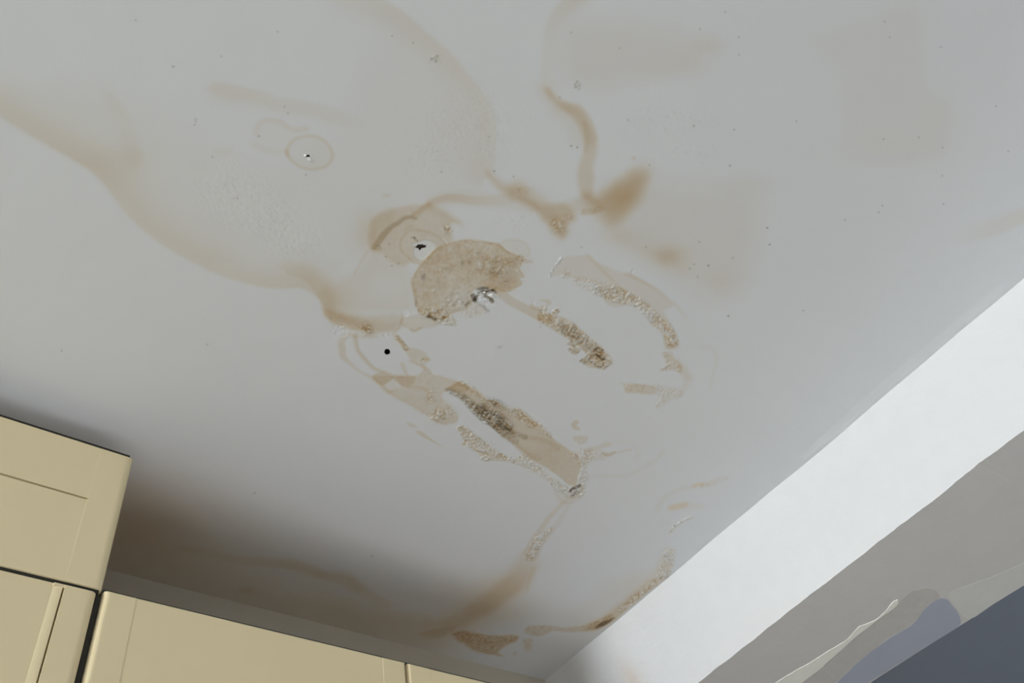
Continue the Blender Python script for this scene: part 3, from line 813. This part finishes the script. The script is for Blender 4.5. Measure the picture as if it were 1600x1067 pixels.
# the rest of the ceiling, plain
xs_, ys_ = [XL - 0.1, GX0, GX1, SX + 0.002], [YB - 0.1, GY0, GY1, YW + 0.1]
ev = np.array([[x, y, ZC] for y in ys_ for x in xs_], np.float32)
eq = []
for j in range(3):
    for i in range(3):
        if i == 1 and j == 1:
            continue
        a = nv + j * 4 + i
        eq.append([a, a + 4, a + 5, a + 1])
verts = np.vstack([verts, ev]).astype(np.float32)
quads = np.vstack([quads, np.array(eq)]).astype(np.int32)
me = bpy.data.meshes.new('ceiling')
me.vertices.add(len(verts))
me.vertices.foreach_set('co', verts.ravel())
me.loops.add(quads.size)
me.loops.foreach_set('vertex_index', quads.ravel())
me.polygons.add(len(quads))
me.polygons.foreach_set('loop_start', np.arange(0, quads.size, 4, dtype=np.int32))
me.update(calc_edges=True)
ca = me.attributes.new('paint', 'FLOAT_COLOR', 'POINT')
rgba = np.ones((len(verts), 4), np.float32)
rgba[:nv, :3] = col.reshape(-1, 3)
rgba[nv:, :3] = base
ca.data.foreach_set('color', rgba.ravel())
ra = me.attributes.new('flaking', 'FLOAT', 'POINT')
rv = np.zeros(len(verts), np.float32)
rv[:nv] = RG.ravel()
ra.data.foreach_set('value', rv)
me.shade_smooth()

mc = bpy.data.materials.new('stained_ceiling_paint')
mc.use_nodes = True
nt = mc.node_tree
b = nt.nodes['Principled BSDF']
b.inputs['Roughness'].default_value = 0.72
b.inputs['Specular IOR Level'].default_value = 0.25
at_ = nt.nodes.new('ShaderNodeAttribute')
at_.attribute_name = 'paint'
nt.links.new(at_.outputs['Color'], b.inputs['Base Color'])
tc = nt.nodes.new('ShaderNodeTexCoord')
n1 = nt.nodes.new('ShaderNodeTexNoise')
n1.inputs['Scale'].default_value = 260
n1.inputs['Detail'].default_value = 3
nt.links.new(tc.outputs['Object'], n1.inputs['Vector'])
fl = nt.nodes.new('ShaderNodeAttribute')
fl.attribute_name = 'flaking'
mx = nt.nodes.new('ShaderNodeMath')
mx.operation = 'MULTIPLY_ADD'
nt.links.new(fl.outputs['Fac'], mx.inputs[0])
mx.inputs[1].default_value = 0.9
mx.inputs[2].default_value = 0.07
mh = nt.nodes.new('ShaderNodeMath')
mh.operation = 'MULTIPLY'
nt.links.new(mx.outputs[0], mh.inputs[0])
nt.links.new(n1.outputs['Fac'], mh.inputs[1])
bn = nt.nodes.new('ShaderNodeBump')
bn.inputs['Strength'].default_value = 0.8
bn.inputs['Distance'].default_value = 0.0016
nt.links.new(mh.outputs[0], bn.inputs['Height'])
nt.links.new(bn.outputs['Normal'], b.inputs['Normal'])
me.materials.append(mc)
ceiling = bpy.data.objects.new('ceiling', me)
C.objects.link(ceiling)
structure(box('ceiling_sun_block', (XL - 0.1, YB - 0.1, ZC + 0.04), (XR + 0.1, YW + 0.1, ZC + 0.2), M_WALL))  # added unseen above the ceiling, stops sun leaking through the holes
structure(ceiling, 'white painted ceiling with brown water stains, flaking paint and tide marks')


def cup(name, xy, r, depth, material, jag=0.0, squash=1.0):
    """the hole itself: a short bore going up into the ceiling"""
    n = 20
    vs, fs = [], []
    rr = np.random.default_rng(int(r * 1e6))
    k = 1 + jag * (rr.random(n) - .5)
    for z, s in ((ZC + 0.0022, 1.2), (ZC + 0.0022, 1.0), (ZC + depth, 0.8)):
        for i in range(n):
            a = 2 * math.pi * i / n
            vs.append((xy[0] + r * s * k[i] * math.cos(a), xy[1] + r * s * k[i] * squash * math.sin(a), z))
    for ring_ in (1,):
        for i in range(n):
            j = (i + 1) % n
            fs.append([ring_ * n + i, ring_ * n + j, (ring_ + 1) * n + j, (ring_ + 1) * n + i])
    fs.append([2 * n + i for i in range(n)])
    return link_mesh(name, vs, fs, material, ceiling)


def flake(name, key, pts, material, drop=0.0018, parent=None, z=ZC, lift=0.0004):
    """a thin curled scrap with an irregular outline, hanging from the surface at z"""
    P = np.array([on_z(*px(key, p), z)[:2] for p in pts])
    P = smooth_line(P, 3, True)
    c = P.mean(0)
    n = len(P)
    vs = [(p[0], p[1], z + lift) for p in P] + [((p[0] + (c[0] - p[0]) * .25), (p[1] + (c[1] - p[1]) * .25), z - drop) for p in P] + [(c[0], c[1], z - drop * 1.15)]
    fs = [[i, (i + 1) % n, n + (i + 1) % n, n + i] for i in range(n)] + [[n + i, n + (i + 1) % n, 2 * n] for i in range(n)]
    return link_mesh(name, vs, fs, material, parent)


o = cup('drill_hole', hole_xy[0], 0.0066, 0.03, M_VOID)
o['label'] = 'clean round dark drilled hole inside the small loop stain'
o = cup('screw_hole', hole_xy[1], 0.0085, 0.008, M_RUST)
o['label'] = 'ragged dark screw hole inside the thin oval ring stain'
o = cup('screw_hole', hole_xy[2], 0.0125, 0.006, M_RUST)
o['label'] = 'star-shaped chipped screw hole with white plaster round it'
o = flake('paint_flake', 'F', [(690, 672), (708, 668), (730, 676), (727, 694), (706, 700), (694, 690)], M_CHALK, 0.0012, ceiling)
o['label'] = 'curled white paint flake at the edge of the screw hole'
o = flake('paint_flake', 'F', [(664, 658), (678, 648), (690, 650), (682, 662), (670, 668)], M_CHALK, 0.0014, ceiling)
o['label'] = 'small pale paint chip at the edge of the screw hole'
o = flake('paint_flake', 'O', [(1010, 772), (1045, 758), (1075, 762), (1070, 790), (1050, 800), (1025, 785)], M_CHALK, 0.0012, ceiling)
o['label'] = 'loose white paint flake at the foot of the stained patch'
o = flake('paint_flake', 'O', [(950, 735), (972, 726), (980, 738), (960, 750)], M_CHALK, 0.001, ceiling)
o['label'] = 'narrow white paint flake at the foot of the stained patch'

# warm bounced light painted in peach on the beam face, near the wall
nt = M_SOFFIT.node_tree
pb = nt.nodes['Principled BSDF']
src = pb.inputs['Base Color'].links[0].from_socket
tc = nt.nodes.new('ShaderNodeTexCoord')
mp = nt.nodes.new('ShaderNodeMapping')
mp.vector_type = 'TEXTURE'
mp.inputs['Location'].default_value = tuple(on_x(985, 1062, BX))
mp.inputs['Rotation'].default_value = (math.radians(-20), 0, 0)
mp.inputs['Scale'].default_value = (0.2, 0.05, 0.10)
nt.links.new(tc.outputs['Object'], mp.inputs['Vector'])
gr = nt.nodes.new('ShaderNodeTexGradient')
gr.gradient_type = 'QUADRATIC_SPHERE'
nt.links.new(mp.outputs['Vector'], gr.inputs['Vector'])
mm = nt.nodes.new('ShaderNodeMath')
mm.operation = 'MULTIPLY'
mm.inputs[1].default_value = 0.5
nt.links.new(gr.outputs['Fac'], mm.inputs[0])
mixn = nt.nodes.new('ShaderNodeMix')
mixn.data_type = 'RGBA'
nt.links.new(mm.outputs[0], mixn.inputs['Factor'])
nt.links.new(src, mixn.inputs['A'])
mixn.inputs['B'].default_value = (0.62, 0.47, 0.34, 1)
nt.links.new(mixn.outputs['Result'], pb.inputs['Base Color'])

# ------------------------------------------------------------------ boxed beam under the ceiling
top_px = [(1600, 434), (1550, 477), (1500, 518), (1400, 603), (1300, 689), (1247, 734), (1200, 771), (1100, 855), (1000, 940), (920, 1006), (846, 1067)]
bot_px = [(1600, 672), (1560, 701), (1518, 734), (1440, 795), (1352, 863), (1345, 869), (1300, 903), (1250, 941), (1200, 980), (1175, 1001), (1130, 1036), (1091, 1067)]
off_px = [(1600, 914.5), (1555, 942), (1510.6, 971), (1440, 1015), (1359, 1067)]
T = np.array([on_z(*p)[:2] for p in top_px])
Bm = np.array([on_z(*p, ZB)[:2] for p in bot_px])
S_ = np.array([on_z(*p, ZB)[:2] for p in off_px])


def edge_x(A, y):
    o_ = np.argsort(A[:, 1])
    ys, xs = A[o_, 1], A[o_, 0]
    return np.interp(y, ys, xs)


ys = np.concatenate([np.linspace(YB, -0.4, 8)[:-1], np.linspace(-0.4, YW, 260)])
rb = np.random.default_rng(3)
wob = np.convolve(rb.normal(0, 1, len(ys) + 8), np.ones(5) / 5, 'same')[4:-4] * 0.0012
vs, fs = [], []
NF = 8
for j, y in enumerate(ys):
    xt, xb, xs2 = edge_x(T, y), edge_x(Bm, y), edge_x(S_, y)
    col_ = [(xt, y, ZC + 0.02)]
    for k in range(NF + 1):
        t = k / NF
        col_.append((xt + (xb - xt) * t + (0.0006 * math.sin(y * 31 + t * 9)), y, ZC + (ZB - ZC) * t - (wob[j] if k == NF else 0)))
    for k in range(1, 5):
        t = k / 4
        col_.append((xb + (xs2 - xb) * t, y, ZB))
    col_.append((xs2, y, ZC + 0.02))
    vs += col_
m_ = NF + 1 + 4 + 2
for j in range(len(ys) - 1):
    for k in range(m_ - 1):
        a = j * m_ + k
        fs.append([a, a + 1, a + m_ + 1, a + m_])
    fs.append([j * m_, (j + 1) * m_, (j + 1) * m_ + m_ - 1, j * m_ + m_ - 1])
fs.append(list(range(m_)))
fs.append([(len(ys) - 1) * m_ + k for k in range(m_)][::-1])
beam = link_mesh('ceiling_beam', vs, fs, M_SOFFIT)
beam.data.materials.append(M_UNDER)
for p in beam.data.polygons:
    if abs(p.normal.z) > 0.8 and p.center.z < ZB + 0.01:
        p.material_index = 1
structure(beam, 'white boxed beam under the ceiling with patchy filler on its underside')


def skim(name, label, pts, material, thick):
    P = np.array([on_z(*px('V', p), ZB)[:2] for p in pts])
    P = smooth_line(P, 3, True)
    n = len(P)
    r = np.random.default_rng(n)
    P = P + r.normal(0, 0.0006, P.shape)
    c = P.mean(0)
    vs = [(p[0], p[1], ZB + 0.0008) for p in P] + [(p[0], p[1], ZB - thick) for p in P]
    fs = [[i, (i + 1) % n, n + (i + 1) % n, n + i] for i in range(n)] + [[n + i for i in range(n)], [i for i in range(n)][::-1]]
    o = link_mesh(name, vs, fs, material, beam)
    o['label'] = label
    return o


skim('plaster_skim', 'dull grey skim band between the pale streak and the blue patch',
     [(240, 700), (300, 622), (370, 568), (470, 480), (560, 392), (660, 318), (750, 250), (840, 172), (900, 110), (960, 80), (1060, 80), (1100, 130), (1020, 185), (960, 262), (880, 318),
      (800, 362), (710, 430), (600, 520), (500, 610), (400, 700)], M_SKIM, 0.0004)
skim('thin_skim', 'slightly paler skim along the far edge of the beam',
     [(1150, 110), (1250, 60), (1420, 0), (1620, -90), (1720, -120), (1720, -26), (1610, 42), (1400, 178), (1275, 255), (1205, 200)], M_SKIM2, 0.0002)
skim('bare_paint_patch', 'old blue-grey paint left bare at the far edge of the beam',
     [(380, 760), (480, 640), (600, 522), (715, 432), (815, 358), (900, 312), (958, 270), (1000, 205), (1060, 150), (1110, 134), (1150, 145), (1182, 185), (1222, 255), (1195, 308),
      (1000, 428), (820, 540), (700, 615), (560, 700)], M_BLUE, 0.0006)
skim('filler_streak', 'pale filler streak smeared along the underside of the beam',
     [(20, 700), (120, 634), (220, 572), (330, 510), (440, 440), (535, 385), (585, 335), (615, 298), (650, 288), (720, 258), (775, 205), (815, 158), (845, 142), (850, 156), (822, 190),
      (735, 252), (650, 318), (575, 378), (540, 412), (465, 480), (365, 568), (290, 622), (180, 700)], M_FILL, 0.0009)

# rooms beyond the beam
structure(box('ceiling_beyond', (SX, YB, ZC), (XR + 0.1, YW + 0.1, ZC + 0.035), M_SLATE), 'slate blue ceiling of the space beyond the beam')


# ------------------------------------------------------------------ wall cabinets
def front(name, x0, x1, z0, z1, prof, xb, zb, parent, thick=0.02, material=M_CREAM):
    """a door front: prof(x, z) = how far the face lies behind YF; xb, zb = where it changes"""
    xs = np.array(sorted(set([round(v, 5) for v in list(xb) + [x0, x1]])))
    zs = np.array(sorted(set([round(v, 5) for v in list(zb) + [z0, z1]])))
    xs, zs = xs[(xs >= x0 - 1e-6) & (xs <= x1 + 1e-6)], zs[(zs >= z0 - 1e-6) & (zs <= z1 + 1e-6)]
    nx, nz = len(xs), len(zs)
    vs = []
    for z in zs:
        for x in xs:
            vs.append((x, YF + prof(x, z), z))
    fs = [[j * nx + i, j * nx + i + 1, (j + 1) * nx + i + 1, (j + 1) * nx + i] for j in range(nz - 1) for i in range(nx - 1)]
    rim = [i for i in range(nx)] + [j * nx + nx - 1 for j in range(1, nz)] + [(nz - 1) * nx + i for i in range(nx - 2, -1, -1)] + [j * nx for j in range(nz - 2, 0, -1)]
    b0 = len(vs)
    for k in rim:
        vs.append((vs[k][0], YF + thick, vs[k][2]))
    n = len(rim)
    for i in range(n):
        fs.append([rim[i], rim[(i + 1) % n], b0 + (i + 1) % n, b0 + i])
    fs.append([b0 + i for i in range(n)])
    return link_mesh(name, vs, fs, material, parent)


def edge_round(d, r):
    """how far a rounded edge falls back at distance d from the edge"""
    return 0.0 if d >= r else r - math.sqrt(max(r * r - (r - d) ** 2, 0))


E_ = [0, .0006, .0014, .0025, .004, .006, .008, .0105]
# tall cabinet at the left: flap over a door
XA, XB_ = -0.37, 0.2326
t = thing('wall_cabinet', 'taller cream wall cabinet at the left, lift-up flap above its door', 'cabinet', (-0.07, YF, 1.5), 'cream kitchen wall cabinets')
GZ, ST = 2.3541, 0.0455
flap_x = [XA + ST, XB_ - ST - .002, XB_ - ST, XB_ - ST + .0015] + [XB_ - e for e in E_] + [XA + e for e in E_]
flap_z = [GZ - .0017, GZ - .0016, GZ + .0016, GZ + .0017] + [2.45 - e for e in (0, .0006, .0015, .003)] + [2.2224 + e for e in (0, .0004, .0008)]


def flap_prof(x, z):
    y = max(edge_round(XB_ - x, .0105) * .8, edge_round(x - XA, .0105) * .8, edge_round(2.45 - z, .003), edge_round(z - 2.2224, .0008))
    if XA + ST - .001 < x < XB_ - ST - .001:
        y += .00015
        if abs(z - GZ) < .00165:
            y += .017
    return y


o = front('flap', XA, XB_, 2.2224, 2.45, flap_prof, flap_x, flap_z, t)
ST2 = XB_ - .1884
GW = .0022
dx = [XA + e for e in E_] + [.2272 - e for e in E_]
for e, sg in ((.1884, -1), (XA + .044, 1)):
    dx += [e + sg * v for v in (-.0001, 0, GW, GW + .0001, GW + .003, GW + .005, GW + .007, GW + .0085, GW + .0095, GW + .0105, GW + .011, GW + .017)]


def door_prof_left(x, z):
    y = max(edge_round(.2272 - x, .0105) * .8, edge_round(x - XA, .0105) * .8, edge_round(2.2170 - z, .0008), edge_round(z - 1.502, .003))
    k = min((x - XA - .044), (.1884 - x))
    if k > -.00005:
        if z > 2.2125 or z < 1.506:
            return max(y, .0008 if k < GW + .0107 else .0026)
        if k < GW + .00005:
            y = .011                                     # narrow quirk between stile and bead
        elif k < GW + .0107:
            y = .0010 + .0016 * max((k - GW) / .0105, 0) ** 2  # bead falling back to the panel
        else:
            y = .0026
    return y


front('door', XA, .2272, 1.502, 2.2170, door_prof_left, dx, [2.2170 - e for e in (0, .0004, .0008, .0044, .0046)] + [1.502 + e for e in (0, .0015, .003)], t)
o = box('seam_shade_strip', (XA + .002, YF + .0032, 2.2171), (XB_ - .004, YF + .0213, 2.2223), M_DARK, t)  # dark strip added so the gap reads as shade
o['label'] = 'dark strip painting shade into the gap between flap and door'
o = box('seam_shade_strip', (.2273, YF + .006, 1.502), (.2330, YF + .0213, 2.2168), M_DARK, t)  # same added shade for the upright gap
o['label'] = 'dark strip standing for shade in the upright gap beside the door'
box('carcass', (XA, YF + .0215, 1.5), (XB_ - .003, YW, 2.4538), M_CHIP, t)
o = box('top_panel', (XA - .002, YF + .0025, 2.4506), (XB_ - .006, YF + .0185, 2.4542), M_DARK, t)
o['label'] = 'thin dark edge of the cabinet top'


# two lower cabinets to the right
def lower_cabinet(label, x0, x1):
    t = thing('wall_cabinet', label, 'cabinet', ((x0 + x1) / 2, YF, 1.5), 'cream kitchen wall cabinets')
    r = .008 if x0 < .3 else .005
    dx0, dx1, z1, z0 = x0 + .0012, x1 - .0012, 2.2231, 1.502
    st = .040

    def prof(x, z):
        y = max(edge_round(x - dx0, r), edge_round(dx1 - x, .005), edge_round(z1 - z, .003), edge_round(z - z0, .003))
        if dx0 + st < x < dx1 - st and z > z0 + st:
            y += .0004
        return y
    xsb = [dx0 + e for e in E_] + [dx1 - e for e in E_] + [dx0 + st - .0005, dx0 + st + .0005, dx1 - st - .0005, dx1 - st + .0005]
    zsb = [z1 - e for e in (0, .0006, .0015, .003)] + [z0 + e for e in (0, .0015, .003, st, st + .001)]
    front('door', dx0, dx1, z0, z1, prof, xsb, zsb, t)
    box('carcass', (x0, YF + .0215, 1.5), (x1, YW, 2.2254), M_CHIP, t)
    o = box('top_panel', (x0, YF + .004, 2.2236), (x1, YF + .0185, 2.2258), M_GREEN, t)
    o['label'] = 'thin dark green edge of the cabinet top'
    return t


lower_cabinet('lower cream wall cabinet beside the taller one, nearest it', 0.2334, 0.6806)
lower_cabinet('lower cream wall cabinet second from the taller one, nearest the beam', 0.6818, 1.1300)
